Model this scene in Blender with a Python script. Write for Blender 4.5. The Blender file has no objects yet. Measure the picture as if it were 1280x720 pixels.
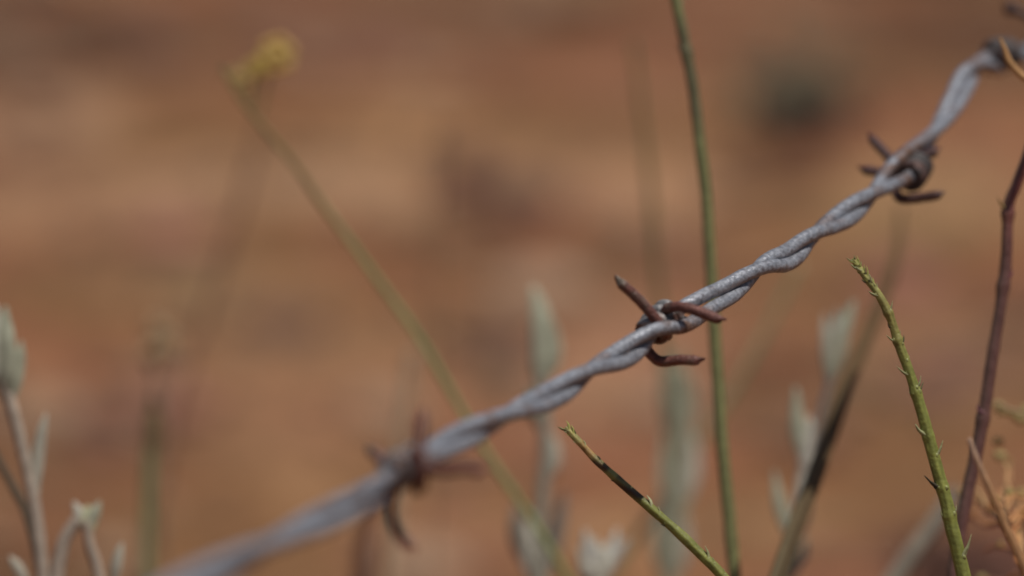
import bpy, bmesh, math, random
from mathutils import Vector, noise, Matrix
random.seed(11)
S = bpy.context.scene
COL = S.collection

# ------------------------------------------------------------------ camera
FOC, LENS, H, PITCH = 0.9, 182.0, 0.55, math.radians(15.0)
cam_d = bpy.data.cameras.new('camera'); cam = bpy.data.objects.new('camera', cam_d); COL.objects.link(cam)
cam_d.lens = LENS; cam_d.sensor_width = 36.0
cam_d.clip_start = 0.01; cam_d.clip_end = 500
cam.location = (0, 0, H); cam.rotation_euler = (math.radians(90) - PITCH, 0, 0)
cam_d.dof.use_dof = True; cam_d.dof.focus_distance = FOC; cam_d.dof.aperture_fstop = LENS / 22.5
cam_d.dof.aperture_blades = 0
S.camera = cam
CO = Vector((0, 0, H))
FW = Vector((0, math.cos(PITCH), -math.sin(PITCH)))
RT = Vector((1, 0, 0))
UP = RT.cross(FW)
K = 36.0 / LENS / 1280.0

def P(px, py, s):
    """point at depth s (m) in front of the lens"""
    return CO + FW * s + RT * ((px - 640) * K * s) + UP * ((360 - py) * K * s)

def G(px, py):
    """point where that sight line meets level ground"""
    d = P(px, py, 1.0) - CO
    t = -H / d.z
    return CO + d * t

# ------------------------------------------------------------------ materials
def new_mat(name, color=None, rough=0.6, nscale=400, namp=0.35, bump=0.3, bscale=900, metallic=0.0,
            mix2=None, mix2_scale=300, mix2_lo=0.5, mix2_hi=0.6, translucent=0.0, spec=0.5, bdist=0.0004):
    m = bpy.data.materials.new(name); m.use_nodes = True
    nt = m.node_tree; N = nt.nodes; L = nt.links
    for n in list(N): N.remove(n)
    out = N.new('ShaderNodeOutputMaterial'); b = N.new('ShaderNodeBsdfPrincipled')
    tc = N.new('ShaderNodeTexCoord')
    if color is None:
        at = N.new('ShaderNodeAttribute'); at.attribute_name = 'Col'; src = at.outputs['Color']
    else:
        rgb = N.new('ShaderNodeRGB'); rgb.outputs[0].default_value = (*color, 1); src = rgb.outputs[0]
    if mix2:
        n2 = N.new('ShaderNodeTexNoise'); n2.inputs['Scale'].default_value = mix2_scale; n2.inputs['Detail'].default_value = 6
        L.new(tc.outputs['Object'], n2.inputs['Vector'])
        r = N.new('ShaderNodeMapRange'); r.inputs['From Min'].default_value = mix2_lo; r.inputs['From Max'].default_value = mix2_hi
        L.new(n2.outputs['Fac'], r.inputs['Value'])
        mx = N.new('ShaderNodeMix'); mx.data_type = 'RGBA'
        L.new(r.outputs['Result'], mx.inputs['Factor']); L.new(src, mx.inputs['A']); mx.inputs['B'].default_value = (*mix2, 1)
        src = mx.outputs['Result']
    nz = N.new('ShaderNodeTexNoise'); nz.inputs['Scale'].default_value = nscale; nz.inputs['Detail'].default_value = 5
    nz.inputs['Roughness'].default_value = 0.65
    L.new(tc.outputs['Object'], nz.inputs['Vector'])
    mr = N.new('ShaderNodeMapRange'); mr.inputs['From Min'].default_value = 0.3; mr.inputs['From Max'].default_value = 0.7
    mr.inputs['To Min'].default_value = 1 - namp; mr.inputs['To Max'].default_value = 1 + namp
    L.new(nz.outputs['Fac'], mr.inputs['Value'])
    mul = N.new('ShaderNodeVectorMath'); mul.operation = 'SCALE'
    L.new(src, mul.inputs[0]); L.new(mr.outputs['Result'], mul.inputs['Scale'])
    L.new(mul.outputs[0], b.inputs['Base Color'])
    b.inputs['Roughness'].default_value = rough; b.inputs['Metallic'].default_value = metallic
    b.inputs['Specular IOR Level'].default_value = spec
    bn = N.new('ShaderNodeTexNoise'); bn.inputs['Scale'].default_value = bscale; bn.inputs['Detail'].default_value = 4
    L.new(tc.outputs['Object'], bn.inputs['Vector'])
    bp = N.new('ShaderNodeBump'); bp.inputs['Strength'].default_value = bump; bp.inputs['Distance'].default_value = bdist
    L.new(bn.outputs['Fac'], bp.inputs['Height']); L.new(bp.outputs['Normal'], b.inputs['Normal'])
    if translucent > 0:
        t = N.new('ShaderNodeBsdfTranslucent'); L.new(mul.outputs[0], t.inputs['Color'])
        ms = N.new('ShaderNodeMixShader'); ms.inputs[0].default_value = translucent
        L.new(b.outputs[0], ms.inputs[1]); L.new(t.outputs[0], ms.inputs[2]); L.new(ms.outputs[0], out.inputs[0])
    else:
        L.new(b.outputs[0], out.inputs[0])
    return m

M = {}
M['zinc'] = new_mat('weathered_zinc', None, rough=0.5, nscale=1300, namp=0.42, bump=0.75, bscale=1300,
                    metallic=0.4, mix2=(0.12, 0.11, 0.12), mix2_scale=600, mix2_lo=0.52, mix2_hi=0.74, bdist=0.00035)
_nt = M['zinc'].node_tree; _b = [n for n in _nt.nodes if n.type == 'BSDF_PRINCIPLED'][0]
_n = _nt.nodes.new('ShaderNodeTexNoise'); _n.inputs['Scale'].default_value = 900; _n.inputs['Detail'].default_value = 5
_tc = [n for n in _nt.nodes if n.type == 'TEX_COORD'][0]; _nt.links.new(_tc.outputs['Object'], _n.inputs['Vector'])
_m = _nt.nodes.new('ShaderNodeMapRange'); _m.inputs['From Min'].default_value = .35; _m.inputs['From Max'].default_value = .65
_m.inputs['To Min'].default_value = .36; _m.inputs['To Max'].default_value = .75
_nt.links.new(_n.outputs['Fac'], _m.inputs['Value']); _nt.links.new(_m.outputs['Result'], _b.inputs['Roughness'])
M['coil'] = new_mat('tarnished_coil_wire', (0.24, 0.23, 0.225), rough=0.5, nscale=900, namp=0.4, bump=0.6, bscale=1600,
                    metallic=0.35, mix2=(0.10, 0.045, 0.03), mix2_scale=320, mix2_lo=0.44, mix2_hi=0.6)
M['rust_shaded'] = new_mat('shade_toned_rusty_barb', (0.06, 0.026, 0.022), rough=0.65, nscale=1100, namp=0.4, bump=0.6, bscale=1800)  # rust with shade put into its colour, for prongs of the far barbs
M['coil_shaded'] = new_mat('shade_toned_coil_wire', (0.045, 0.038, 0.036), rough=0.65, nscale=900, namp=0.5, bump=0.6, bscale=1600, mix2=(0.09, 0.04, 0.03), mix2_scale=320, mix2_lo=0.5, mix2_hi=0.65)  # coil wire darkened in colour to carry the shade on the two far barbs
M['rust'] = new_mat('rusty_barb', (0.125, 0.046, 0.034), rough=0.55, nscale=1100, namp=0.45, bump=0.7, bscale=2000,
                    metallic=0.15, mix2=(0.13, 0.10, 0.075), mix2_scale=260, mix2_lo=0.52, mix2_hi=0.68)
M['stem'] = new_mat('plant_stem_skin', None, rough=0.5, nscale=700, namp=0.25, bump=0.35, bscale=1400, spec=0.4)
M['leaf'] = new_mat('plant_leaf_skin', None, rough=0.75, nscale=900, namp=0.25, bump=0.4, bscale=1500, translucent=0.2, spec=0.25)
M['wool'] = new_mat('woolly_grey_leaf', None, rough=0.95, nscale=500, namp=0.22, bump=0.6, bscale=2500, translucent=0.12, spec=0.1)
M['petal'] = new_mat('yellow_petal', None, rough=0.6, nscale=500, namp=0.15, bump=0.1, translucent=0.4, spec=0.2)
M['stone'] = new_mat('pebble_surface', None, rough=0.9, nscale=120, namp=0.3, bump=0.5, bscale=500)

# ------------------------------------------------------------------ mesh helpers
def catmull(pts, n):
    """pts: list of tuples of any size; returns list of n+1 interpolated tuples (centripetal-free uniform)"""
    p = [tuple(q) for q in pts]
    p = [tuple(2*a-b for a, b in zip(p[0], p[1]))] + p + [tuple(2*a-b for a, b in zip(p[-1], p[-2]))]
    segs = len(p) - 3; out = []
    for i in range(n + 1):
        u = i / n * segs; k = min(int(u), segs - 1); t = u - k
        a, b, c, d = p[k], p[k+1], p[k+2], p[k+3]
        out.append(tuple(0.5*((2*bb) + (-aa+cc)*t + (2*aa-5*bb+4*cc-dd)*t*t + (-aa+3*bb-3*cc+dd)*t**3)
                         for aa, bb, cc, dd in zip(a, b, c, d)))
    return out

class MB:
    def __init__(s): s.v = []; s.f = []; s.c = []
    def tube(s, pts, rad, sides=12, col=(0.5, 0.5, 0.5), flat=1.0, side=None, cut=0.0, rough=0.0, rscale=300, rib=0.0):
        """pts list of Vector; rad float/list/func(t); col tuple or func(t, ang); flat<1 squashes the section away from 'side'"""
        n = len(pts); base = len(s.v); T = []
        for i in range(n):
            a = pts[max(0, i-1)]; b = pts[min(n-1, i+1)]
            T.append((b - a).normalized())
        ref = side if side is not None else (Vector((0, 0, 1)) if abs(T[0].z) < 0.8 else Vector((1, 0, 0)))
        x = (ref - T[0] * ref.dot(T[0])).normalized()
        for i in range(n):
            t = i / (n - 1)
            x = (x - T[i] * x.dot(T[i])).normalized(); y = T[i].cross(x)
            r = rad(t) if callable(rad) else (rad[i] if isinstance(rad, (list, tuple)) else rad)
            for k in range(sides):
                a = 2 * math.pi * k / sides
                d = x * math.cos(a) + y * (math.sin(a) * flat)
                p = pts[i] + d * (r * (1 + rib * math.cos(a * 6)))
                if rough: p += d * (noise.noise(p * rscale) * rough)
                if cut and i == n - 1: p += T[i] * (math.cos(a) * r * cut)
                s.v.append(p); s.c.append(col(t, a) if callable(col) else col)
            if i:
                for k in range(sides):
                    q = base + (i-1) * sides; k2 = (k + 1) % sides
                    s.f.append((q+k, q+k2, q+sides+k2, q+sides+k))
        s.f.append(tuple(base + k for k in reversed(range(sides))))
        s.f.append(tuple(base + (n-1)*sides + k for k in range(sides)))
    def ell(s, c, r, col, sub=1, jit=0.0, scale=(1, 1, 1), rot=None):
        bm = bmesh.new(); bmesh.ops.create_icosphere(bm, subdivisions=sub, radius=1.0)
        base = len(s.v)
        R = rot.to_matrix() if rot is not None else Matrix.Identity(3)
        o = Vector((random.random()*50, random.random()*50, 0))
        for v in bm.verts:
            q = v.co * (1 + jit * noise.noise(v.co * 1.3 + o))
            q = R @ Vector((q.x*scale[0], q.y*scale[1], q.z*scale[2])) * r
            s.v.append(c + q); s.c.append(col)
        for f in bm.faces: s.f.append(tuple(base + v.index for v in f.verts))
        bm.free()
    def build(s, name, mat, parent=None, smooth=True, origin=None):
        me = bpy.data.meshes.new(name)
        o0 = origin if origin is not None else Vector((0, 0, 0))
        me.from_pydata([v - o0 for v in s.v], [], s.f); me.update()
        if smooth: me.polygons.foreach_set('use_smooth', [True] * len(me.polygons))
        ca = me.color_attributes.new('Col', 'FLOAT_COLOR', 'POINT')
        ca.data.foreach_set('color', [x for c in s.c for x in (c[0], c[1], c[2], 1.0)])
        me.materials.append(mat)
        o = bpy.data.objects.new(name, me); COL.objects.link(o)
        if parent is not None: o.parent = parent
        elif origin is not None: o.location = origin
        return o

def tag(o, label=None, cat=None, group=None, kind=None):
    if label: o['label'] = label
    if cat: o['category'] = cat
    if group: o['group'] = group
    if kind: o['kind'] = kind
    return o

def empty(name, loc, label, cat, group=None):
    o = bpy.data.objects.new(name, None); COL.objects.link(o); o.location = loc; o.empty_display_size = 0.02
    o['_o'] = tuple(loc)
    return tag(o, label, cat, group)

def part(mb, name, mat, root):
    """part of an Empty root: geometry given in world space"""
    return mb.build(name, mat, parent=root, origin=Vector(root['_o']))

def subpart(mb, name, mat, par, root):
    return mb.build(name, mat, parent=par, origin=Vector(root['_o']))

def gz(x, y):
    d = math.hypot(x, y - 2)
    z = 0.010 * noise.noise(Vector((x * 2.2, y * 2.2, 3.1))) + 0.004 * noise.noise(Vector((x * 9, y * 9, 0.4)))
    z += 0.0025 * noise.noise(Vector((x * 30, y * 30, 7.4)))
    if d > 8: z += (d - 8) * 0.006 * (noise.noise(Vector((x * .05, y * .05, 9))) + 0.2)
    return z

def grounded(pts, shift=(0, 0)):
    """continue a stem from its lowest world point down into the soil in a natural curve"""
    a, b = pts[-2], pts[-1]
    d = (b - a).normalized(); out = list(pts); p = b.copy(); step = 0.012
    while p.z > gz(p.x, p.y) - 0.006 and len(out) < 400:
        d = (d * 0.93 + Vector((shift[0], shift[1], -1)) * 0.07).normalized()
        p = p + d * step; out.append(p.copy())
    return out

def path(pts, s, n=40, ground=True, shift=(0, 0)):
    """pts: (px, py[, s]) pixel path; s default depth"""
    q = [(p[0], p[1], p[2] if len(p) > 2 else s) for p in pts]
    w = [P(*c) for c in catmull(q, n)]
    return grounded(w, shift) if ground else w

def mixc(a, b, t): return tuple(x*(1-t) + y*t for x, y in zip(a, b))
def sm(e0, e1, x):
    t = max(0, min(1, (x - e0) / (e1 - e0))); return t*t*(3-2*t)

# ------------------------------------------------------------------ ground
def build_ground():
    ks = []
    def axis(lo, hi, fine_lo, fine_hi, step, grow=1.18):
        xs = []; x = fine_lo
        while x < fine_hi: xs.append(x); x += step
        xs.append(fine_hi); st = step; x = fine_hi
        while x < hi: st *= grow; x += st; xs.append(min(x, hi))
        st = step; x = fine_lo; left = []
        while x > lo: st *= grow; x -= st; left.append(max(x, lo))
        return list(reversed(left)) + xs
    X = axis(-200, 200, -0.7, 0.7, 0.010); Y = axis(-60, 300, 1.3, 3.4, 0.012)
    v = [Vector((x, y, gz(x, y))) for y in Y for x in X]; nx = len(X)
    f = [(j*nx+i, j*nx+i+1, (j+1)*nx+i+1, (j+1)*nx+i) for j in range(len(Y)-1) for i in range(nx-1)]
    me = bpy.data.meshes.new('ground'); me.from_pydata(v, [], f); me.update()
    me.polygons.foreach_set('use_smooth', [True] * len(me.polygons))
    o = bpy.data.objects.new('ground', me); COL.objects.link(o); o['kind'] = 'structure'
    m = bpy.data.materials.new('dry_red_soil'); m.use_nodes = True
    nt = m.node_tree; N = nt.nodes; L = nt.links; b = N['Principled BSDF']
    b.inputs['Roughness'].default_value = 0.95; b.inputs['Specular IOR Level'].default_value = 0.15
    tc = N.new('ShaderNodeTexCoord')
    def nz(scale, det=4, vec=None):
        n = N.new('ShaderNodeTexNoise'); n.inputs['Scale'].default_value = scale; n.inputs['Detail'].default_value = det
        L.new(vec or tc.outputs['Object'], n.inputs['Vector']); return n
    def mixn(fac, a, bcol):
        x = N.new('ShaderNodeMix'); x.data_type = 'RGBA'; L.new(fac, x.inputs['Factor'])
        if isinstance(a, tuple): x.inputs['A'].default_value = (*a, 1)
        else: L.new(a, x.inputs['A'])
        if isinstance(bcol, tuple): x.inputs['B'].default_value = (*bcol, 1)
        else: L.new(bcol, x.inputs['B'])
        return x.outputs['Result']
    def rng(src, a, bb, lo=0.0, hi=1.0):
        r = N.new('ShaderNodeMapRange'); r.interpolation_type = 'SMOOTHSTEP'
        r.inputs['From Min'].default_value = a; r.inputs['From Max'].default_value = bb
        r.inputs['To Min'].default_value = lo; r.inputs['To Max'].default_value = hi
        L.new(src, r.inputs['Value']); return r.outputs['Result']
    base = mixn(rng(nz(5, 4).outputs['Fac'], 0.44, 0.56), SOIL_BROWN, SOIL_RED)
    base = mixn(rng(nz(9, 4).outputs['Fac'], 0.53, 0.66), base, SOIL_PALE)
    base = mixn(rng(nz(7.3, 3).outputs['Fac'], 0.56, 0.68), base, SOIL_DARK)
    # bare, worn patches of paler or darker soil lying at fixed places
    dn = nz(9, 3); sub = N.new('ShaderNodeVectorMath'); sub.operation = 'SUBTRACT'; L.new(dn.outputs['Color'], sub.inputs[0]); sub.inputs[1].default_value = (.5, .5, .5)
    sc = N.new('ShaderNodeVectorMath'); sc.operation = 'SCALE'; L.new(sub.outputs[0], sc.inputs[0]); sc.inputs['Scale'].default_value = 0.05
    ad = N.new('ShaderNodeVectorMath'); ad.operation = 'ADD'; L.new(tc.outputs['Object'], ad.inputs[0]); L.new(sc.outputs[0], ad.inputs[1])
    for (px, py, wx, wy, col, amt) in PATCHES:
        c = G(px, py); e1 = G(px + wx, py); e2 = G(px, py - wy)
        rx = (e1 - c).length; ry = (e2 - c).length
        s1 = N.new('ShaderNodeVectorMath'); s1.operation = 'SUBTRACT'; L.new(ad.outputs[0], s1.inputs[0]); s1.inputs[1].default_value = (c.x, c.y, 0)
        s2 = N.new('ShaderNodeVectorMath'); s2.operation = 'MULTIPLY'; L.new(s1.outputs[0], s2.inputs[0]); s2.inputs[1].default_value = (1/rx, 1/ry, 0)
        ln = N.new('ShaderNodeVectorMath'); ln.operation = 'LENGTH'; L.new(s2.outputs[0], ln.inputs[0])
        base = mixn(rng(ln.outputs['Value'], 0.65, 1.25, amt, 0.0), base, col)
    fine = nz(140, 6)
    mr = rng(fine.outputs['Fac'], 0.3, 0.7, 0.75, 1.25)
    mu = N.new('ShaderNodeVectorMath'); mu.operation = 'SCALE'; L.new(base, mu.inputs[0]); L.new(mr, mu.inputs['Scale'])
    L.new(mu.outputs[0], b.inputs['Base Color'])
    bp = N.new('ShaderNodeBump'); bp.inputs['Strength'].default_value = 0.7; bp.inputs['Distance'].default_value = 0.004
    L.new(nz(90, 8).outputs['Fac'], bp.inputs['Height']); L.new(bp.outputs['Normal'], b.inputs['Normal'])
    me.materials.append(m)
    return o

SOIL_BROWN = (0.167, 0.081, 0.035)
SOIL_RED = (0.203, 0.081, 0.040)
SOIL_PALE = (0.306, 0.163, 0.078)
SOIL_DARK = (0.108, 0.050, 0.022)
DARKTOP = (0.081, 0.035, 0.017)
PATCHES = [
    (60, 150, 110, 40, (0.324, 0.187, 0.107), 0.75),
    (90, 245, 190, 36, (0.297, 0.166, 0.092), 0.65),
    (440, 228, 110, 34, (0.360, 0.207, 0.115), 0.85),
    (260, 235, 110, 30, (0.324, 0.183, 0.104), 0.6),
    (690, 215, 110, 30, (0.297, 0.166, 0.092), 0.55),
    (830, 235, 110, 36, (0.324, 0.178, 0.100), 0.65),
    (1150, 240, 130, 60, (0.306, 0.183, 0.089), 0.6),
    (1030, 25, 70, 26, (0.297, 0.166, 0.092), 0.55),
    (740, 440, 150, 90, (0.297, 0.154, 0.089), 0.6),
    (390, 480, 210, 90, (0.279, 0.149, 0.078), 0.5),
    (1160, 440, 130, 80, (0.270, 0.145, 0.081), 0.45),
    (90, 520, 70, 40, (0.279, 0.149, 0.085), 0.5),
    (20, 50, 230, 60, DARKTOP, 0.95),
    (640, 10, 200, 25, DARKTOP, 0.6),
    (1210, 30, 160, 60, DARKTOP, 0.9),
    (1140, 320, 60, 40, (0.117, 0.062, 0.026), 0.6),
    (640, 30, 760, 60, (0.117, 0.054, 0.027), 0.5),
    (190, 330, 150, 40, (0.140, 0.073, 0.037), 0.6),
    (640, 380, 130, 45, (0.171, 0.083, 0.037), 0.5),
    (800, 100, 100, 50, (0.189, 0.075, 0.041), 0.5),
    (420, 30, 130, 30, (0.171, 0.071, 0.048), 0.5),
    (40, 205, 80, 20, (0.135, 0.065, 0.036), 0.6),
    (60, 620, 90, 60, (0.135, 0.062, 0.031), 0.6),
    (280, 590, 100, 50, (0.171, 0.083, 0.038), 0.5),
    (560, 680, 140, 60, (0.180, 0.073, 0.041), 0.6),
    (1200, 690, 110, 60, (0.099, 0.042, 0.030), 0.85),
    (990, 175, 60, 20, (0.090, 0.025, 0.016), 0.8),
]
ground = build_ground()

# loose pebbles and litter, one mass
def loose():
    mb = MB()
    cols = [(0.20, 0.115, 0.065), (0.15, 0.08, 0.048), (0.28, 0.17, 0.105), (0.11, 0.06, 0.04), (0.19, 0.085, 0.05)]
    for i in range(3200):
        y = random.uniform(1.5, 4.2); x = random.uniform(-1, 1) * (0.22 + y * 0.17)
        r = 0.0012 + 0.006 * random.random() ** 4
        c = random.choice(cols)
        mb.ell(Vector((x, y, gz(x, y) + r * 0.3)), r, c, sub=1, jit=0.5, scale=(1.2, 0.9, 0.7))
    for i in range(300):
        y = random.uniform(1.55, 3.6); x = random.uniform(-1, 1) * (0.10 + y * 0.15)
        if abs(x - G(1003, 130).x) < .12 and abs(y - G(1003, 150).y) < .25: continue
        g = G(0, 225).y
        if abs(y - g) < .20 and x < G(560, 225).x and random.random() < .8: continue
        r = random.uniform(.006, .019) * (y / 2.3)
        c = random.choice([(0.17, 0.085, 0.045), (0.25, 0.10, 0.065), (0.33, 0.20, 0.12), (0.38, 0.24, 0.15), (0.13, 0.065, 0.04), (0.22, 0.13, 0.06)])
        if y > 2.45 and c[0] > .2: c = random.choice([(0.15, 0.075, 0.04), (0.19, 0.08, 0.048), (0.24, 0.13, 0.075)])
        c = tuple(v * .85 for v in c)
        mb.ell(Vector((x, y, gz(x, y) + r * 0.15)), r, c, sub=2, jit=.7, scale=(1.3, 1.0, .6))
    tag(mb.build('gravel', M['stone']), kind='stuff')
    mb = MB()
    for i in range(700):
        y = random.uniform(1.5, 4.2); x = random.uniform(-1, 1) * (0.22 + y * 0.17)
        a = random.uniform(-0.5, 0.5) if random.random() < .6 else random.uniform(0, math.pi); l = random.uniform(0.008, 0.04)
        p = Vector((x, y, 0)); d = Vector((math.cos(a), math.sin(a), 0)) * l
        pts = [p - d, p + Vector((d.y, -d.x, 0)) * .1, p + d]
        pts = [Vector((q.x, q.y, gz(q.x, q.y) + 0.0012)) for q in pts]
        mb.tube(pts, random.uniform(0.0003, 0.0009), 5, random.choice([(0.35, 0.24, 0.14), (0.22, 0.13, 0.08), (0.42, 0.30, 0.18)]))
    tag(mb.build('straw_litter', M['stem']), kind='stuff')
loose()

# ------------------------------------------------------------------ barbed wire
PX = 0.139e-3     # one picture pixel at the focus distance
SR = 1.22e-3      # strand radius
BR = 0.93e-3      # barb wire radius
axis_px = [  # px, py, depth
    (-520, 1010, .645), (-330, 930, .675), (-140, 855, .705), (40, 806, .730), (180, 754, .752), (300, 701, .770), (400, 652, .790), (470, 615, .809), (520, 582, .823),
    (560, 556, .833), (600, 535, .842), (650, 512, .853), (697, 492, .863), (740, 464, .871), (780, 443, .878), (820, 416, .884),
    (850, 399, .888), (885, 377, .892), (915, 361, .896), (957, 332, .902), (988, 319, .908), (1015, 297, .914), (1054, 271, .923), (1096, 241, .934),
    (1120, 219, .941), (1147, 192, .948), (1176, 155, .957), (1196, 122, .963), (1209, 98, .968), (1225, 84, .973), (1248, 77, .980),
    (1280, 70, .990), (1340, 40, 1.01), (1440, -10, 1.04), (1600, -70, 1.09), (1900, -150, 1.18), (2300, -230, 1.30)]
phi_k = [(-520, -5.2), (-330, -4.2), (-140, -3.2), (40, -2.3), (180, -1.45), (300, -0.75), (417, 0.0), (470, 0.25), (520, 0.5), (575, 1.0), (632, 1.5), (695, 2.0), (780, 2.97), (810, 3.38), (838, 3.72),
         (870, 3.9), (915, 4.08), (950, 4.55), (988, 5.05), (1060, 6.0), (1122, 6.95), (1150, 7.25), (1205, 8.0), (1232, 8.7), (1250, 9.2),
         (1290, 9.8), (1440, 11.5), (1600, 13.2), (1900, 16), (2300, 20)]
barb_x = [512, 838, 1128, 1249]
def interp(tab, x):
    for (a, va), (b, vb) in zip(tab, tab[1:]):
        if x <= b: return va + (vb - va) * (x - a) / (b - a)
    return tab[-1][1]
axis_px = [(a, b, .9 + (c - .9) * 1.32) for a, b, c in axis_px]
dense = catmull(axis_px, 2400)
# smooth phase
ph = [interp(phi_k, d[0]) for d in dense]
for _ in range(3):
    w = 14; ph = [sum(ph[max(0, i-w):i+w+1]) / len(ph[max(0, i-w):i+w+1]) for i in range(len(ph))]
cen = [P(*d) for d in dense]
# beyond the frame the wire runs on: down to the soil on the near side, on along the old fence line on the far side
d = (cen[0] - cen[6]).normalized(); p = cen[0].copy(); pre = []
for k in range(520):
    g = p.z - gz(p.x, p.y) - 0.003
    want = Vector((-.9, -.25, -.25 if g > .02 else -g * 8)).normalized()
    d = (d * .985 + want * .015).normalized(); p = p + d * 0.0022; pre.append(p.copy())
    if g < 0: p.z = gz(p.x, p.y) + 0.003
pre.reverse()
d = (cen[-1] - cen[-6]).normalized(); p = cen[-1].copy(); post = []
for k in range(420):
    d = (d * .99 + Vector((.93, .35, .12 + .06 * math.sin(k * .03))).normalized() * .01).normalized(); p = p + d * 0.0022; post.append(p.copy())
ph = [ph[0] - .17 * (len(pre) - k) for k in range(len(pre))] + ph + [ph[-1] + .17 * (k + 1) for k in range(len(post))]
dense = [(-3000, 0, .5)] * len(pre) + dense + [(5000, 0, 2)] * len(post)
cen = pre + cen + post
TT = []; NN = []; VV = []
for i, c in enumerate(cen):
    t = (cen[min(i+3, len(cen)-1)] - cen[max(i-3, 0)]).normalized()
    v = (CO - c).normalized(); v = (v - t * v.dot(t)).normalized()
    n = v.cross(t).normalized()
    if n.dot(UP) < 0 and abs(n.dot(UP)) > .05: n = -n
    TT.append(t); NN.append(n); VV.append(v)
def sep(x):
    r = SR * 0.97
    for b, w, g in ((504, 28, .9e-3), (840, 34, .85e-3), (1132, 22, .75e-3), (1249, 16, .5e-3)):
        r += g * math.exp(-((x - b) / w) ** 2)
    return r
def strand_pts(off):
    out = []
    for i in range(len(cen)):
        a = ph[i] * math.pi + off; r = sep(dense[i][0])
        c = cen[i]
        wob = Vector((noise.noise(c * 60), noise.noise(c * 60 + Vector((5, 5, 5))), noise.noise(c * 60 + Vector((9, 2, 4))))) * 0.00022
        out.append(c + NN[i] * (math.cos(a) * r) + VV[i] * (math.sin(a) * r) + wob)
    return out
root0 = cen[0]
wire = empty('barbed_wire', cen[1700], 'twisted weathered grey barbed wire with rusty barbs rising diagonally across the whole picture', 'barbed wire')
strands = [strand_pts(0), strand_pts(math.pi)]
for sp in strands:
    mb = MB()
    def zc(t, a):
        i = min(len(dense) - 1, int(round(t * (len(sp) - 1)))); x = dense[i][0]
        w = max([math.exp(-((x - b) / 20) ** 2) for b in barb_x] + [0.0])
        q = sp[i] + Vector((math.cos(a), math.sin(a), a * .3)) * SR
        w = w * sm(-.3, .25, noise.noise(q * 420)) * .95 + .45 * sm(.2, .45, noise.noise(q * 160))
        return mixc((0.235, 0.242, 0.268), (0.15, 0.08, 0.05), min(1, w))
    mb.tube(sp, SR, 20, col=zc, rough=0.00006, rscale=420)
    part(mb, 'strand', M['zinc'], wire)

def idx_at(x): return min(range(len(dense)), key=lambda i: abs(dense[i][0] - x))
def make_barb(x, which, prongs, turns=3.6, du=0.00185, rot0=0.0, hand=1, mat='coil'):
    """coil wound on one strand at pixel x; prongs: pixel paths with depth offset in mm"""
    i0 = idx_at(x); st = strands[which]
    # arclength along the strand
    pts = []; L = turns * du; n = 96
    seg = [0]; j = i0
    def at(u):
        i = i0; d = 0.0; s = 1 if u > 0 else -1
        while d < abs(u) and 0 < i < len(st) - 2:
            d += (st[i+s] - st[i]).length; i += s
        return i
    for k in range(n + 1):
        f = k / n; u = (f - .5) * L; i = at(u)
        t = (st[i+2] - st[i-2]).normalized(); v = (VV[i] - t * VV[i].dot(t)).normalized(); nn = v.cross(t)
        if nn.dot(NN[i]) < 0: nn = -nn
        a = rot0 + hand * f * turns * 2 * math.pi; r = SR + BR * 0.98
        pts.append(st[i] + nn * (math.cos(a) * r) + v * (math.sin(a) * r))
    mb = MB(); mb.tube(pts, BR, 12, rough=0.00005, rscale=900)
    coil = part(mb, 'barb', M[mat], wire)
    s0 = dense[i0][2]
    for pr in prongs:
        q = catmull([(a, b, s0 + c * 1e-3) for a, b, c in pr], 40)
        w = [P(*p) for p in q]
        mb = MB()
        mb.tube(w, lambda t: BR * (1.0 if t < .93 else 1.0 - ((t - .93) / .07) * 0.45), 14, rough=0.00009, rscale=900, cut=1.7)
        subpart(mb, 'prong', M['rust'] if mat == 'coil' else M['rust_shaded'], coil, wire)
    return coil
# nearest barb, left and blurred
make_barb(499, 0, [
    [(522, 612, -1), (528, 598, -6.0), (524, 560, -7), (528, 517, -6)],
    [(540, 585, 1.5), (556, 588, 0), (580, 585, -1), (604, 588, -2)],
    [(492, 590, 3.2), (482, 580, 4), (472, 568, 5), (462, 561, 6)],
    [(492, 612, 2.5), (486, 636, 1), (494, 662, -1), (515, 686, -3)]], turns=4.0, rot0=0.6, du=.0026)
# sharp barb in the middle
make_barb(838, 0, [
    [(834, 420, 0.4), (829, 411, -2.5), (803, 379, -4.6), (772, 350, -7)],
    [(826, 398, 1.5), (836, 385, -1.4), (856, 384, -3.4), (880, 392, -4.8), (903, 401, -6.3)],
    [(800, 408, 0.6), (806, 432, 0.5), (824, 451, -0.4), (850, 450, -2), (876, 451, -3.5)],
    [(848, 404, 3.0), (852, 404, 6), (856, 401, 10)]], turns=4.0, rot0=-0.5, du=0.0017)
# farther barb, upper right
make_barb(1137, 0, [
    [(1132, 226, 3.0), (1120, 208, 3.5), (1105, 190, 4.5), (1088, 172, 6)],
    [(1126, 226, 3.4), (1112, 220, 4), (1096, 215, 5), (1077, 212, 6)],
    [(1138, 206, 3.2), (1150, 197, 3.4), (1160, 193, 3.2), (1172, 189, 3)],
    [(1118, 236, 0.5), (1126, 248, -1.4), (1150, 247, -3), (1178, 243, -5)]], turns=3.8, rot0=1.2, mat='coil_shaded')
# farthest: coil added to stand in for the shade at the wire's kink
make_barb(1249, 1, [
    [(1240, 84, 3), (1236, 88, 5), (1232, 88, 9)],
    [(1252, 80, 3), (1258, 84, 6), (1256, 86, 10)]], turns=4.0, rot0=0.2, mat='coil_shaded')

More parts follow.
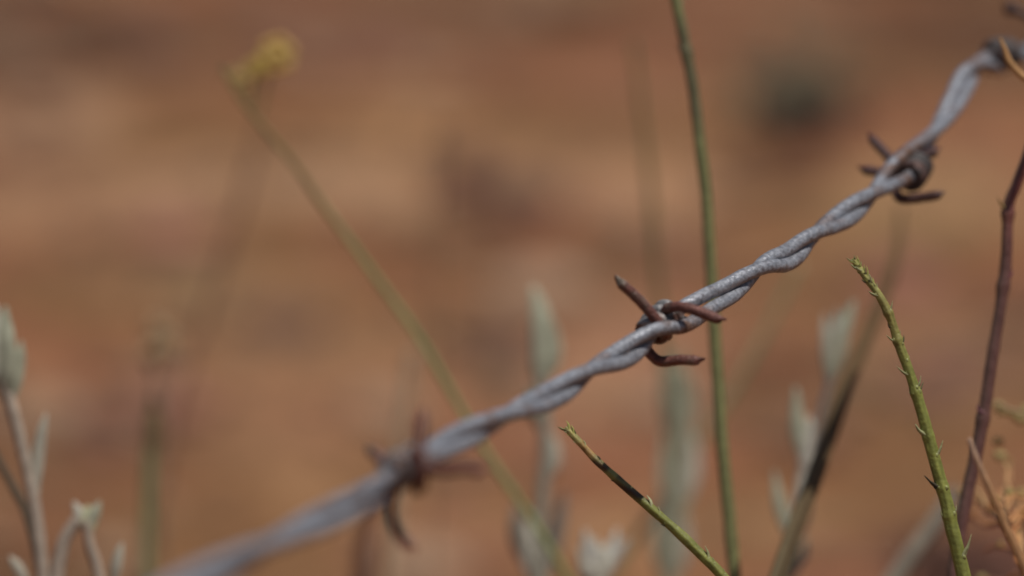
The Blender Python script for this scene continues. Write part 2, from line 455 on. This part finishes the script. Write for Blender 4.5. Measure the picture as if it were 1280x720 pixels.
# ------------------------------------------------------------------ leaves, nodes
def blade(mb, pts, w, thick=0.22, col=(0.3, 0.3, 0.25), side=None, tip=0.15, sides=10, peak=0.45):
    """lanceolate leaf with real thickness along world points"""
    def prof(t):
        a = 0.22 + 0.78 * math.sin(math.pi * min(1, t / (2 * peak))) if t < peak else 1 - (1 - tip) * ((t - peak) / (1 - peak)) ** 2.0
        return w * a
    mb.tube(pts, prof, sides, col, flat=thick, side=side, rough=w * 0.12, rscale=260)

def scale_leaf(pos, d, tang, size, col):
    """tiny curved scale leaf standing off a stem"""
    mb = MB(); k = random.uniform(.25, .75); p1 = pos + d * size * (.15 + .2 * k) + tang * size * .35; p2 = pos + d * size * k + tang * size * random.uniform(.85, 1.15)
    q = [Vector(c) for c in catmull([tuple(pos - d * size * .15 - tang * size * .15), tuple(p1), tuple(p2)], 8)]
    mb.tube(q, lambda t: size * (0.33 * (1 - t) ** .9 + 0.02), 8, col, flat=0.5, side=d.cross(tang), rough=size * .05, rscale=900)
    return mb

def stem(name, label, cat, pts, s, r, col, n=60, group=None, shift=(0, 0), mat='stem', nodes=(), sides=14, taper=0.45,
         ridge=0.0, rough=0.0001, thick_nodes=(), tipn=(0, 0)):
    """a single rooted stem; pts from the tip down. nodes: (t on visible path, side -1/1, size mm, colour)"""
    vis = path(pts, s, n, ground=False); full = grounded(vis, shift)
    nv = len(vis); base = full[-1]
    root = empty(name, (base.x, base.y, gz(base.x, base.y)), label, cat, group)
    tot = len(full)
    def rr(t):
        i = t * (tot - 1); v = i / (nv - 1)
        k = r * (taper + (1 - taper) * min(1, v / .95) ** .8) * (1 + 0.15 * max(0, v - 1))
        for tn, amp in thick_nodes: k *= 1 + amp * math.exp(-((v - tn) / 0.012) ** 2)
        return k
    def cc(t, a):
        v = t * (tot - 1) / (nv - 1)
        c = col(v, a) if callable(col) else col
        q = noise.noise(Vector((math.cos(a) * 2, math.sin(a) * 2, t * tot * .12))); f = (1 + .10 * math.cos(a * 6)) * (1 + .35 * q)
        return tuple(x * f for x in c)
    mb = MB(); mb.tube(full, rr, 24, cc, rough=rough, rscale=350, rib=.05)
    for (t, sd, size, c) in nodes:
        i = min(nv - 2, max(1, int(t * (nv - 1)))); a = random.uniform(-1.2, 1.2)
        d = (RT * sd * math.cos(a) - FW * .8).normalized(); q = vis[i] + d * rr(i / (tot - 1)) * .75
        mb.ell(q, rr(i / (tot - 1)) * random.uniform(.25, .42), mixc(cc(i / (tot - 1), 0), c, .3), sub=2, jit=.4, scale=(1, 1, 1.4))
    st = part(mb, 'stem', M[mat], root)
    nodes = list(nodes) + [(random.uniform(.0, tipn[1]), random.choice((-1, 1, .25, -.25)), random.uniform(.8, 1.3), random.choice((PALE, YG, (0.30, 0.28, 0.10), (0.2, 0.19, 0.08)))) for _ in range(tipn[0])]
    for (t, sd, size, c) in nodes:
        i = min(nv - 2, max(1, int(t * (nv - 1)))); tg = (vis[i-1] - vis[i+1]).normalized()
        d = (RT * sd + (CO - vis[i]).normalized() * 0.35 + Vector((0, 0, .1))); d = (d - tg * d.dot(tg)).normalized()
        rad = rr(i / (tot - 1))
        part(scale_leaf(vis[i] + d * rad * .8, d, tg, size * (1.05e-3 if size > 1.25 else .8e-3), c), 'scale_leaf', M['leaf'], root)
    return root, vis, full, st

# ------------------------------------------------------------------ sharp sprigs
PALE = (0.34, 0.34, 0.17); DK = (0.06, 0.05, 0.03); YG = (0.36, 0.36, 0.10)
def col_D(v, a):
    g = mixc((0.25, 0.23, 0.07), (0.165, 0.17, 0.035), sm(0.0, 0.5, v))
    return mixc(g, (0.17, 0.11, 0.03), 0.35 * sm(.12, .2, v) * (1 - sm(.25, .4, v)))
nodesD = [(.015, -1, 1.1, YG), (.03, 1, 1.0, YG), (.045, -1, 1.3, PALE), (.06, 1, 1.2, YG), (.085, 1, 1.3, YG), (.10, -1, 1.2, DK), (.115, 1, 1.2, YG), (.135, 1, .9, PALE), (.155, -1, 1.6, PALE),
          (.215, 1, 1.3, PALE), (.225, -1, .9, PALE), (.27, -1, 1.1, DK), (.295, 1, 1.0, PALE), (.31, -1, 1.3, PALE), (.32, 1, 1.3, (0.15, 0.15, 0.07)),
          (.375, 1, 1.1, PALE), (.415, -1, 1.7, PALE), (.465, 1, 1.6, PALE), (.475, 1, 1.4, (0.2, 0.2, 0.1)), (.48, -1, 1.0, PALE), (.57, 1, .8, PALE),
          (.605, -1, 2.3, PALE), (.665, 1, 2.1, PALE), (.735, -1, 2.4, DK), (.74, -1, 1.3, DK), (.745, 1, .7, PALE), (.815, -1, 1.3, PALE), (.81, 1, 1.4, PALE), (.93, 1, 2.7, PALE), (.935, 1, 1.7, PALE)]
stem('green_sprig', 'tall sharp green sprig with tiny scale leaves, bent left at its tip', 'plant sprig',
     [(1066, 323), (1081, 345), (1098, 368), (1112, 395), (1122, 425), (1133, 455), (1143, 485), (1152, 515), (1161, 548), (1171, 585), (1182, 625), (1190, 660), (1198, 692), (1206, 728)],
     .902, 1.28e-3, col_D, n=150, nodes=nodesD, taper=.42, thick_nodes=((.22, .2), (.31, .25), (.475, .15), (.61, .12), (.74, .12), (.81, .15)), shift=(.05, .05), tipn=(22, .13))
def col_C(v, a):
    g = mixc((0.28, 0.24, 0.08), (0.16, 0.165, 0.035), sm(.1, .55, v))
    br = sm(.20, .24, v) * (1 - sm(.30, .32, v)) + sm(.35, .37, v) * (1 - sm(.48, .54, v))
    br *= 0.75 + 0.25 * math.sin(a * 2 + v * 40)
    g = mixc(g, (0.27, 0.13, 0.04), sm(.10, .14, v) * (1 - sm(.2, .24, v)) * .7)
    return mixc(g, (0.045, 0.022, 0.012), max(0, min(1, br)))
stem('green_sprig', 'short sharp green sprig leaning left with dark brown bruises, below the middle barb', 'plant sprig',
     [(707, 534), (722, 550), (738, 568), (757, 586), (778, 605), (800, 624), (822, 643), (846, 664), (870, 687), (892, 708), (910, 728)],
     .898, .95e-3, col_C, n=130, taper=.6, shift=(.05, .05), tipn=(9, .06),
     nodes=[(.02, 1, 1.3, YG), (.035, -1, 1.0, PALE), (.055, 1, 1.3, YG), (.075, 1, 1.1, (0.1, 0.1, .04)), (.11, -1, .9, PALE), (.15, 1, 1.1, PALE), (.26, 1, 1.2, DK), (.37, -1, .9, DK), (.555, 1, 1.8, (0.45, 0.45, 0.25)),
            (.60, 1, 1.2, PALE), (.655, -1, 1.0, DK), (.86, 1, 1.5, PALE), (.89, 1, .9, PALE), (.96, 1, .8, PALE)])

# tall slender green stem behind the wire
def col_A(v, a):
    g = (0.165, 0.165, 0.065)
    d = sm(.12, .22, v) * (1 - sm(.34, .42, v))
    return mixc(g, (0.10, 0.085, 0.045), .8 * d)
stem('green_rush', 'tall thin green stem crossing behind the wire from top edge to bottom edge', 'plant stem',
     [(834, -60), (842, -15), (850, 25), (860, 75), (869, 130), (876, 190), (883, 250), (887, 310), (891, 380), (896, 460), (903, 560), (912, 650), (919, 728)],
     .972, 1.15e-3, col_A, n=100, taper=.8, nodes=[(.13, 1, 1.6, PALE), (.23, -1, 1.5, DK), (.26, -1, 1.2, DK)], thick_nodes=((.235, .2),), shift=(.03, .1))

# reddish stem at the right edge
def col_E(v, a):
    g = mixc((0.15, 0.045, 0.036), (0.12, 0.055, 0.045), sm(.2, .5, v))
    return mixc(g, (0.11, 0.09, 0.055), 0.5 * max(0, -math.cos(a)))
rE, visE, _, _ = stem('red_shrub_shoot', 'dark red brown woody stem with swollen joints at the right edge', 'plant stem',
     [(1318, 90), (1300, 145), (1284, 195), (1270, 232), (1261, 256), (1259, 300), (1256, 345), (1248, 398), (1240, 450), (1232, 505), (1223, 555), (1212, 605), (1200, 665), (1190, 728)],
     .942, 1.15e-3, col_E, n=110, taper=.75, thick_nodes=((.33, .35), (.48, .25), (.72, .2)), shift=(-.02, .05),
     nodes=[(.325, -1, 2.2, (0.30, 0.20, 0.08)), (.47, 1, 1.6, (0.22, 0.07, 0.1)), (.71, -1, 1.4, (0.25, 0.09, 0.13))])
# dark bud on a far side twig of it, top right
mb = MB(); q = path([(1262, 9), (1271, 13), (1288, 22), (1330, 60), (1318, 92, .93)], 1.02, 20, ground=False)
mb.tube(q, lambda t: 1.1e-3 * (1 - .5 * t), 8, (0.06, 0.03, 0.025)); mb.ell(q[1], 1.5e-3, (0.045, 0.02, 0.018), sub=2, jit=.3)
part(mb, 'bud_twig', M['stem'], rE)

# ------------------------------------------------------------------ dry orange plant, lower right
ORG = (0.42, 0.20, 0.075)
rF, visF, _, _ = stem('dry_orange_plant', 'dry orange tangled plant with curled twigs in the lower right corner', 'dry plant',
     [(1211, 548), (1219, 570), (1231, 598), (1245, 628), (1257, 658), (1272, 690), (1288, 730)], .862, .68e-3,
     lambda v, a: mixc((0.34, 0.22, 0.15), (0.32, 0.165, 0.07), sm(.0, .5, v)), n=50, taper=.6, shift=(.0, .05))
for k in range(22):
    mb = MB(); i = random.randint(20, 50); p = visF[i]; px0 = 1211 + (i / 50) * 77; py0 = 548 + (i / 50) * 180
    a = random.uniform(-1.2, .9) - math.pi / 2; pts = []; x, y, s = px0, py0, .955
    ds = random.uniform(.001, .010)
    for j in range(9):
        pts.append((x, y, s)); x += math.cos(a) * 9; y += math.sin(a) * 9; a += random.uniform(-.7, .7); s += ds
        if x > 1300: a = math.pi - a
    w = [P(*c) for c in catmull(pts, 24)]
    mb.tube(w, lambda t: 0.5e-3 * (1 - .5 * t), 6, mixc((0.42, 0.17, 0.06), (0.45, 0.27, 0.12), random.random()))
    tw = part(mb, 'twig', M['stem'], rF)
    for _ in range(1):
        mb = MB(); c = w[random.randint(8, 24)]
        mb.ell(c + Vector((random.uniform(-1, 1), 0, random.uniform(-1, 1))) * 5e-4, random.uniform(.5e-3, .95e-3), random.choice([(0.42, 0.28, 0.10), (0.38, 0.32, 0.12), (0.34, 0.15, 0.06)]), sub=2, jit=.6, scale=(1, .7, 1.3))
        subpart(mb, 'seed_husk', M['leaf'], tw, rF)
# pale husks higher up the same plant
mb = MB(); w = path([(1247, 505), (1262, 512), (1282, 520), (1300, 560), (1296, 640), (1288, 730)], .985, 30, ground=False)
mb.tube(w, .35e-3, 6, (0.30, 0.20, 0.10)); tw = part(mb, 'twig', M['stem'], rF)
for (x, y) in ((1248, 508), (1255, 514), (1268, 518), (1276, 524), (1290, 535), (1282, 512), (1247, 552), (1250, 570)):
    mb = MB(); mb.ell(P(x, y, .988), .9e-3, (0.42, 0.33, 0.14), sub=2, jit=.5, scale=(1.2, .7, 1))
    subpart(mb, 'seed_husk', M['leaf'], tw, rF)

# thin orange tendril crossing in front of the wire, top right
mb = MB(); w = path([(1250, 48), (1256, 62), (1262, 78), (1274, 92), (1290, 106), (1320, 150), (1335, 230), (1330, 330), (1315, 480), (1302, 640), (1290, 760)], .945, 70, ground=False)
w = grounded(w); b = w[-1]
rt = empty('dry_tendril', (b.x, b.y, gz(b.x, b.y)), 'thin orange dry tendril crossing the wire at the top right corner', 'dry tendril')
mb.tube(w, lambda t: .25e-3 + .45e-3 * min(1, t * 6), 8, (0.36, 0.19, 0.07)); part(mb, 'stem', M['stem'], rt)

# ------------------------------------------------------------------ olive blades, right of centre
def col_G(v, a): return mixc((0.10, 0.075, 0.035), (0.085, 0.078, 0.038), sm(.3, .8, v))
b0 = grounded(path([(1040, 520), (970, 728)], .985, 4, ground=False))[-1]
rG = empty('olive_grass_tuft', (b0.x, b0.y, gz(b0.x, b0.y)), 'olive brown bundle of long leaning grass blades in front of the pale woolly plant', 'grass tuft')
for (dx, dy, r, tx, ty, st) in ((0, 0, 2.0e-3, 1126, 262, 1.11), (5, 2, 1.1e-3, 1122, 335, 1.056), (-5, 0, 1.0e-3, 1093, 385, 1.04), (3, 8, .8e-3, 1046, 508, 1.0)):
    pts = [(tx, ty, st)]
    for (x, y, s) in ((1121, 320, 1.08), (1103, 375, 1.055), (1080, 425, 1.03), (1056, 480, 1.012), (1036, 540, .998), (1015, 600, .985), (992, 660, .975), (968, 728, .965)):
        if y > ty + 35: pts.append((x + dx, y + dy, s))
    mb = MB(); w = grounded(path(pts, 1, 50, ground=False))
    mb.tube(w, lambda t, r=r: r * min(1, (.5 if ty < 300 else .12) + t * 4), 10, lambda t, a: mixc((0.14, 0.082, 0.036), mixc((0.075, 0.055, 0.028), (0.15, 0.12, 0.065), .5 + .5 * math.cos(a * 3)), sm(.1, .9, t)), flat=.6)
    part(mb, 'blade', M['leaf'], rG)

# ------------------------------------------------------------------ woolly grey plants
GW = (0.42, 0.39, 0.31); GL = (0.50, 0.47, 0.385); GG = (0.36, 0.36, 0.265); GS = (0.38, 0.31, 0.245)
def woolly(label, stems, leaves, s):
    lo = max(stems, key=lambda q: q[0][-1][1])[0]
    b = grounded(path(lo[-2:], s, 4, ground=False))[-1]
    root = empty('grey_leaved_plant', (b.x, b.y, gz(b.x, b.y)), label, 'grey leaved plant')
    for (pts, r, c) in stems:
        mb = MB(); w = path(pts, s, 30, ground=False)
        if pts[-1][1] > 715: w = grounded(w)
        mb.tube(w, lambda t, r=r: r * (.75 + .25 * t), 12, c, rough=.00012, rscale=300)
        part(mb, 'stem', M['wool'], root)
    for (pts, wid, c) in leaves:      # pts from base to tip
        w = path(pts, s, 22, ground=False)
        mb = MB(); sd = (RT + FW * random.uniform(-.6, .6)).normalized()
        blade(mb, w, wid * 1.12, .42, c, side=sd)
        part(mb, 'leaf', M['wool'], root)
    return root
mm = 1e-3
# left edge
woolly('woolly pale grey plant with forked stems in the lower left corner', [
    ([(4, 470), (14, 505), (24, 545), (36, 595), (46, 650), (54, 728)], 1.40*mm, GS),
    ([(-30, 520), (-6, 568), (14, 605), (32, 640), (46, 690), (52, 728)], 0.98*mm, (0.13, 0.10, 0.07)),
    ([(98, 648), (82, 672), (74, 700), (70, 730)], 1.59*mm, GS),
    ([(108, 650), (112, 680), (120, 705), (126, 730)], 1.16*mm, GS),
], [
    ([(6, 500), (5, 465), (4, 425), (7, 383)], 2.81*mm, GG),
    ([(4, 480), (-6, 450), (-10, 415), (-6, 380)], 2.32*mm, GL),
    ([(12, 510), (20, 480), (25, 450), (27, 425)], 1.10*mm, GG),
    ([(44, 640), (45, 595), (50, 550), (58, 516)], 1.22*mm, GW),
    ([(110, 665), (105, 652), (98, 640), (92, 627)], 1.10*mm, GL),
    ([(110, 672), (113, 655), (119, 640), (125, 626)], 1.22*mm, GG),
    ([(112, 670), (111, 655), (110, 642), (109, 632)], 1.46*mm, (0.46, 0.45, 0.28)),
    ([(142, 735), (144, 715), (148, 695), (153, 678)], 1.10*mm, GW),
    ([(36, 735), (28, 720), (20, 706), (12, 695)], 0.98*mm, GW),
], .985)
# right of centre
woolly('pale woolly plant with upright narrow leaves behind the olive blades, right of centre', [
    ([(1040, 460), (1032, 495), (1022, 535), (1012, 580), (1000, 630), (988, 680), (978, 728)], 1.0*mm, (0.24, 0.21, 0.18)),
    ([(1006, 545), (1004, 580), (996, 630), (984, 690), (976, 728)], 1.2*mm, GL),
], [
    ([(1034, 485), (1042, 450), (1052, 415), (1068, 376)], 2.0*mm, GG),
    ([(1036, 470), (1040, 445), (1044, 415), (1046, 386)], 1.5*mm, GW),
    ([(1036, 478), (1034, 450), (1032, 420), (1030, 392)], 1.1*mm, GW),
    ([(1010, 600), (1003, 560), (997, 525), (995, 484)], 1.6*mm, GG),
    ([(1004, 610), (1010, 580), (1014, 555), (1012, 520)], 2.0*mm, (0.45, 0.42, 0.35)),
    ([(996, 680), (1002, 640), (1006, 610), (1006, 575)], 1.8*mm, GL),
    ([(990, 680), (980, 650), (972, 618), (968, 588)], 1.2*mm, GG),
    ([(985, 728), (996, 705), (1004, 690), (1008, 672)], 1.1*mm, GG),
], 1.035)
# centre left
woolly('blurred pale grey green plant with tall upright leaf tip left of the middle barb', [
    ([(676, 470), (680, 520), (682, 570), (678, 620), (674, 670), (672, 728)], 1.6*mm, (0.30, 0.28, 0.22)),
], [
    ([(676, 490), (680, 450), (678, 405), (666, 358)], 2.7*mm, GG),
    ([(674, 480), (690, 455), (692, 425), (684, 392)], 1.8*mm, GG),
    ([(682, 540), (672, 525), (666, 505), (662, 482)], 1.4*mm, GG),
    ([(682, 600), (690, 580), (690, 560), (686, 540)], 1.7*mm, GW),
    ([(676, 720), (688, 690), (698, 655), (706, 615)], 1.8*mm, (0.20, 0.17, 0.14)),
    ([(670, 720), (655, 690), (646, 660), (644, 630)], 1.8*mm, (0.22, 0.19, 0.15)),
    ([(668, 735), (664, 700), (662, 670), (664, 640)], 2.0*mm, GL),
    ([(676, 735), (684, 700), (690, 680), (692, 665)], 1.6*mm, GL),
], 1.07)
woolly('blurred pale grey green plant with stacked leaves behind the tall green stem', [
    ([(846, 460), (850, 530), (846, 590), (842, 650), (836, 728)], 2.0*mm, (0.30, 0.29, 0.20)),
], [
    ([(848, 560), (838, 520), (834, 480), (836, 440)], 1.5*mm, (0.28, 0.28, 0.19)),
    ([(848, 590), (856, 540), (862, 500), (858, 462)], 1.4*mm, GG),
    ([(850, 520), (850, 490), (848, 460), (850, 430)], 1.2*mm, (0.28, 0.28, 0.19)),
    ([(844, 660), (834, 620), (830, 580), (832, 540)], 1.3*mm, GG),
    ([(844, 640), (860, 610), (866, 575), (864, 540)], 1.6*mm, GL),
    ([(844, 690), (848, 650), (852, 610), (848, 570)], 1.4*mm, GG),
    ([(838, 735), (826, 700), (824, 665), (826, 630)], 1.4*mm, GG),
    ([(838, 735), (850, 705), (856, 675), (856, 640)], 1.4*mm, GW),
    ([(836, 740), (838, 710), (842, 690), (840, 660)], 1.2*mm, GG),
], 1.15)
woolly('small whitish leaf rosette at the bottom edge below the bruised green sprig', [
    ([(752, 705), (750, 728)], 1.6*mm, GW),
], [
    ([(748, 735), (742, 712), (736, 690), (732, 662)], 1.4*mm, (0.50, 0.48, 0.42)),
    ([(750, 735), (746, 712), (744, 694), (745, 672)], 1.3*mm, (0.48, 0.45, 0.38)),
    ([(752, 735), (757, 710), (764, 690), (772, 660)], 1.4*mm, (0.50, 0.48, 0.42)),
    ([(753, 735), (762, 712), (773, 692), (786, 674)], 1.1*mm, (0.46, 0.44, 0.38)),
    ([(748, 738), (734, 722), (728, 705), (724, 684)], 1.0*mm, (0.42, 0.38, 0.30)),
    ([(751, 738), (752, 715), (754, 700), (756, 682)], 2.2*mm, GL),
    ([(746, 738), (738, 722), (734, 708), (736, 696)], 1.7*mm, GL),
], 1.035)

# ------------------------------------------------------------------ yellow flowering stem
rB, visB, _, _ = stem('flowering_plant', 'long leaning green stem with a small yellow flower at the upper left', 'flower',
     [(276, 84), (290, 106), (312, 138), (338, 170), (368, 206), (402, 254), (440, 305), (476, 355), (510, 402), (542, 452), (576, 512), (612, 572), (650, 628), (690, 690), (712, 730)],
     1.05, .74e-3, lambda v, a: mixc((0.17, 0.125, 0.045), (0.20, 0.22, 0.085), sm(.3, .5, v)), n=90, taper=.62, shift=(0.02, .05))
def flower(px, py, s, R, npet, bx, by, pc=(0.70, 0.50, 0.17)):
    mb = MB(); w = path([(px, py), ((px + bx) / 2 - 3, (py + by) / 2), (bx, by)], s, 10, ground=False)
    mb.tube(w, .45e-3, 8, (0.17, 0.14, 0.05)); ped = part(mb, 'pedicel', M['stem'], rB)
    c = P(px, py, s); mb = MB()
    for k in range(npet):
        a = 2 * math.pi * k / npet + .3; d = (RT * math.cos(a) + UP * math.sin(a) - FW * .35).normalized()
        q = [c + d * R * t - FW * (.25 * R * math.sin(t * 2)) for t in (0, .25, .5, .75, 1)]
        mb.tube(q, lambda t: R * (.16 + .32 * math.sin(math.pi * min(1, t * .85 + .08))), 8, pc, flat=.15, side=(RT * -math.sin(a) + UP * math.cos(a)))
    mb.ell(c - FW * .3 * R, R * .5, tuple(v * .95 for v in pc), sub=2)
    subpart(mb, 'petals', M['petal'], ped, rB)
flower(347, 69, 1.11, 4.2e-3, 6, 322, 148)
flower(322, 84, 1.10, 2.4e-3, 5, 312, 134, (0.55, 0.40, 0.10))
flower(301, 98, 1.10, 2.8e-3, 5, 304, 126, (0.60, 0.42, 0.17))

# ------------------------------------------------------------------ far blurred stems
GRP = 'blurred thin stems in the background'
stem('dry_stalk', 'faint reddish brown stem leaning left below the yellow flower', 'dry stalk',
     [(328, 150), (312, 215), (292, 285), (268, 360), (244, 430), (222, 500), (205, 580)], 1.34, .8e-3, (0.115, 0.055, 0.035), group=GRP, taper=.8)
stem('dry_stalk', 'faint olive upright stem between the flowering stem and the middle leaf plant', 'dry stalk',
     [(556, 150), (548, 260), (544, 360), (542, 460), (540, 560), (536, 640)], 1.4, .6e-3, (0.14, 0.09, 0.045), group=GRP, taper=.8)
stem('dry_stalk', 'faint olive stem with its top just left of the tall green stem', 'dry stalk',
     [(792, 50), (799, 110), (807, 180), (815, 260), (822, 340), (828, 430), (834, 520), (836, 640), (838, 728)], 1.16, 1.0e-3, (0.15, 0.115, 0.045), group=GRP, taper=.6)
stem('dry_stalk', 'faint pale green stem sloping down left behind the tall green stem', 'dry stalk',
     [(1000, 330), (965, 400), (930, 465), (890, 530), (850, 590), (812, 648), (775, 700), (755, 728)], 1.16, 1.0e-3, (0.27, 0.24, 0.12), group=GRP, taper=.7)
stem('dry_stalk', 'faint straw coloured stem passing behind the nearest blurred barb', 'dry stalk',
     [(516, 440), (508, 500), (500, 560), (494, 640), (486, 728)], 1.16, 1.6e-3, (0.38, 0.26, 0.16), group=GRP, taper=.8)
stem('dry_stalk', 'faint dark red stem at the bottom edge below the nearest blurred barb', 'dry stalk',
     [(462, 610), (458, 650), (454, 690), (450, 728)], 1.15, 1.8e-3, (0.12, 0.05, 0.03), group=GRP, taper=.8)
stem('dry_stalk', 'grey leaning stem at the bottom edge left of the tall sharp sprig', 'dry stalk',
     [(1196, 612), (1172, 650), (1148, 682), (1118, 726)], 1.07, 1.9e-3, (0.24, 0.21, 0.16), group=GRP, taper=.8)
rM, visM, _, _ = stem('budding_plant', 'blurred upright green stem with a brownish bud at the lower left', 'plant stem',
     [(192, 500), (190, 530), (187, 570), (185, 620), (184, 680), (184, 728)], 1.13, 1.35e-3, lambda v, a: mixc((0.15, 0.10, 0.04), (0.17, 0.18, 0.085), sm(.2, .5, v)), taper=.8)
mb = MB(); q = path([(192, 575), (191, 545), (193, 520), (191, 492)], 1.13, 12, ground=False); blade(mb, q, 1.8e-3, .8, (0.22, 0.16, 0.08)); part(mb, 'bud', M['leaf'], rM)
rM2, v2, _, _ = stem('straw_flower', 'faint cream seed head on a thin stalk at the left', 'dried flower',
     [(195, 430), (196, 480), (198, 540), (200, 620), (202, 728)], 1.22, .6e-3, (0.22, 0.15, 0.09), taper=.8)
mb = MB()
for k in range(26):
    d = Vector((random.gauss(0, 1), random.gauss(0, 1), random.gauss(0, 1))).normalized()
    q = [v2[0] + d * .001, v2[0] + d * .0035, v2[0] + d * random.uniform(.005, .0068)]
    mb.tube(q, lambda t: .0016 * (1 - .6 * t), 6, (0.52, 0.38, 0.23), flat=.4)
part(mb, 'seed_head', M['petal'], rM2)

# ------------------------------------------------------------------ far ground objects
def bush(name, label, cat, px, py, rad, hgt, nleaf, cols, twigcol, lsize, red=None):
    c = G(px, py); z = gz(c.x, c.y); root = empty(name, (c.x, c.y, z), label, cat)
    tw = MB(); lf = MB(); rd = MB(); base = Vector((c.x, c.y, z))
    for k in range(38):
        a = random.uniform(0, 2 * math.pi); e = random.uniform(.15, 1.0); L = random.uniform(.6, 1.0)
        end = base + Vector((math.cos(a) * rad * L * (1.1 - e * .5), math.sin(a) * rad * L * (1.1 - e * .5), hgt * e * L))
        mid = base.lerp(end, .5) + Vector((0, 0, hgt * .18))
        q = [Vector(p) for p in catmull([tuple(base - Vector((0, 0, .004))), tuple(mid), tuple(end)], 8)]
        tw.tube(q, lambda t: .0009 * (1 - .6 * t), 5, twigcol)
        for j in range(nleaf):
            p = q[random.randint(2, 8)]; d = Vector((random.gauss(0, 1), random.gauss(0, 1), random.gauss(.4, 1))).normalized()
            l = lsize * random.uniform(.6, 1.2); m = rd if (red and p.z - z < hgt * .3) else lf
            m.tube([p, p + d * l * .5, p + d * l + Vector((0, 0, -l * .1))], [l * .08, l * .22, l * .05], 6, red if m is rd else random.choice(cols), flat=.3)
    part(tw, 'twigs', M['stem'], root); part(lf, 'foliage', M['leaf'], root)
    if red and rd.v: part(rd, 'dead_leaves', M['leaf'], root)
bush('low_shrub', 'small dark grey green shrub on the soil, far behind at the upper right', 'shrub', 1003, 172, .052, .052, 7,
     [(0.22, 0.22, 0.15), (0.17, 0.17, 0.115), (0.26, 0.26, 0.18)], (0.06, 0.035, 0.025), .010, red=(0.11, 0.028, 0.022))
bush('purple_weed', 'tiny dark purple weed on pale soil in the upper middle', 'weed', 578, 243, .012, .022, 6,
     [(0.15, 0.08, 0.10), (0.17, 0.09, 0.11)], (0.06, 0.03, 0.03), .006)
bush('red_weed', 'tiny bright orange red weed cut by the top edge at the left', 'weed', 58, 6, .009, .014, 5,
     [(0.42, 0.09, 0.03), (0.5, 0.13, 0.04)], (0.10, 0.04, 0.03), .006)
bush('dark_weed', 'low dark reddish weed on the soil in the lower right, behind the sharp sprig', 'weed', 1205, 722, .024, .016, 5,
     [(0.17, 0.085, 0.06), (0.14, 0.07, 0.05)], (0.05, 0.025, 0.02), .010)
# long dark twig on the soil
mb = MB(); g0 = G(880, 262); g1 = G(950, 246); g2 = G(1040, 236)
q = [Vector(p) for p in catmull([(g.x, g.y, gz(g.x, g.y) + .003) for g in (g0, g1, g2)], 16)]
mb.tube(q, .0022, 7, (0.075, 0.04, 0.025), rough=.0004, rscale=120)
tag(mb.build('fallen_twig', M['stem'], origin=q[0]), 'thin dark fallen twig lying on the soil below the grey green shrub', 'twig')

# ------------------------------------------------------------------ light
SUN_DIR = Vector((0.27, -0.15, 0.95)).normalized()   # towards the sun
sl = bpy.data.lights.new('sun', 'SUN'); so = bpy.data.objects.new('sun', sl); COL.objects.link(so)
sl.energy = 3.9; sl.angle = math.radians(0.5); sl.color = (1.0, 0.96, 0.90)
so.rotation_euler = SUN_DIR.to_track_quat('Z', 'Y').to_euler()
w = bpy.data.worlds.new('World'); S.world = w; w.use_nodes = True
nt = w.node_tree; bg = nt.nodes['Background']; sky = nt.nodes.new('ShaderNodeTexSky')
sky.sky_type = 'NISHITA'; sky.sun_disc = False
sky.sun_elevation = math.asin(SUN_DIR.z); sky.sun_rotation = math.atan2(SUN_DIR.x, SUN_DIR.y)
nt.links.new(sky.outputs[0], bg.inputs[0]); bg.inputs[1].default_value = 0.05
S.view_settings.view_transform = 'Standard'; S.view_settings.look = 'None'
S.view_settings.exposure = 0.0; S.view_settings.gamma = 1.0; S.view_settings.use_curve_mapping = False
S.render.engine = 'CYCLES'; S.cycles.use_denoising = True; S.cycles.filter_width = 1.8
S.cycles.max_bounces = 6
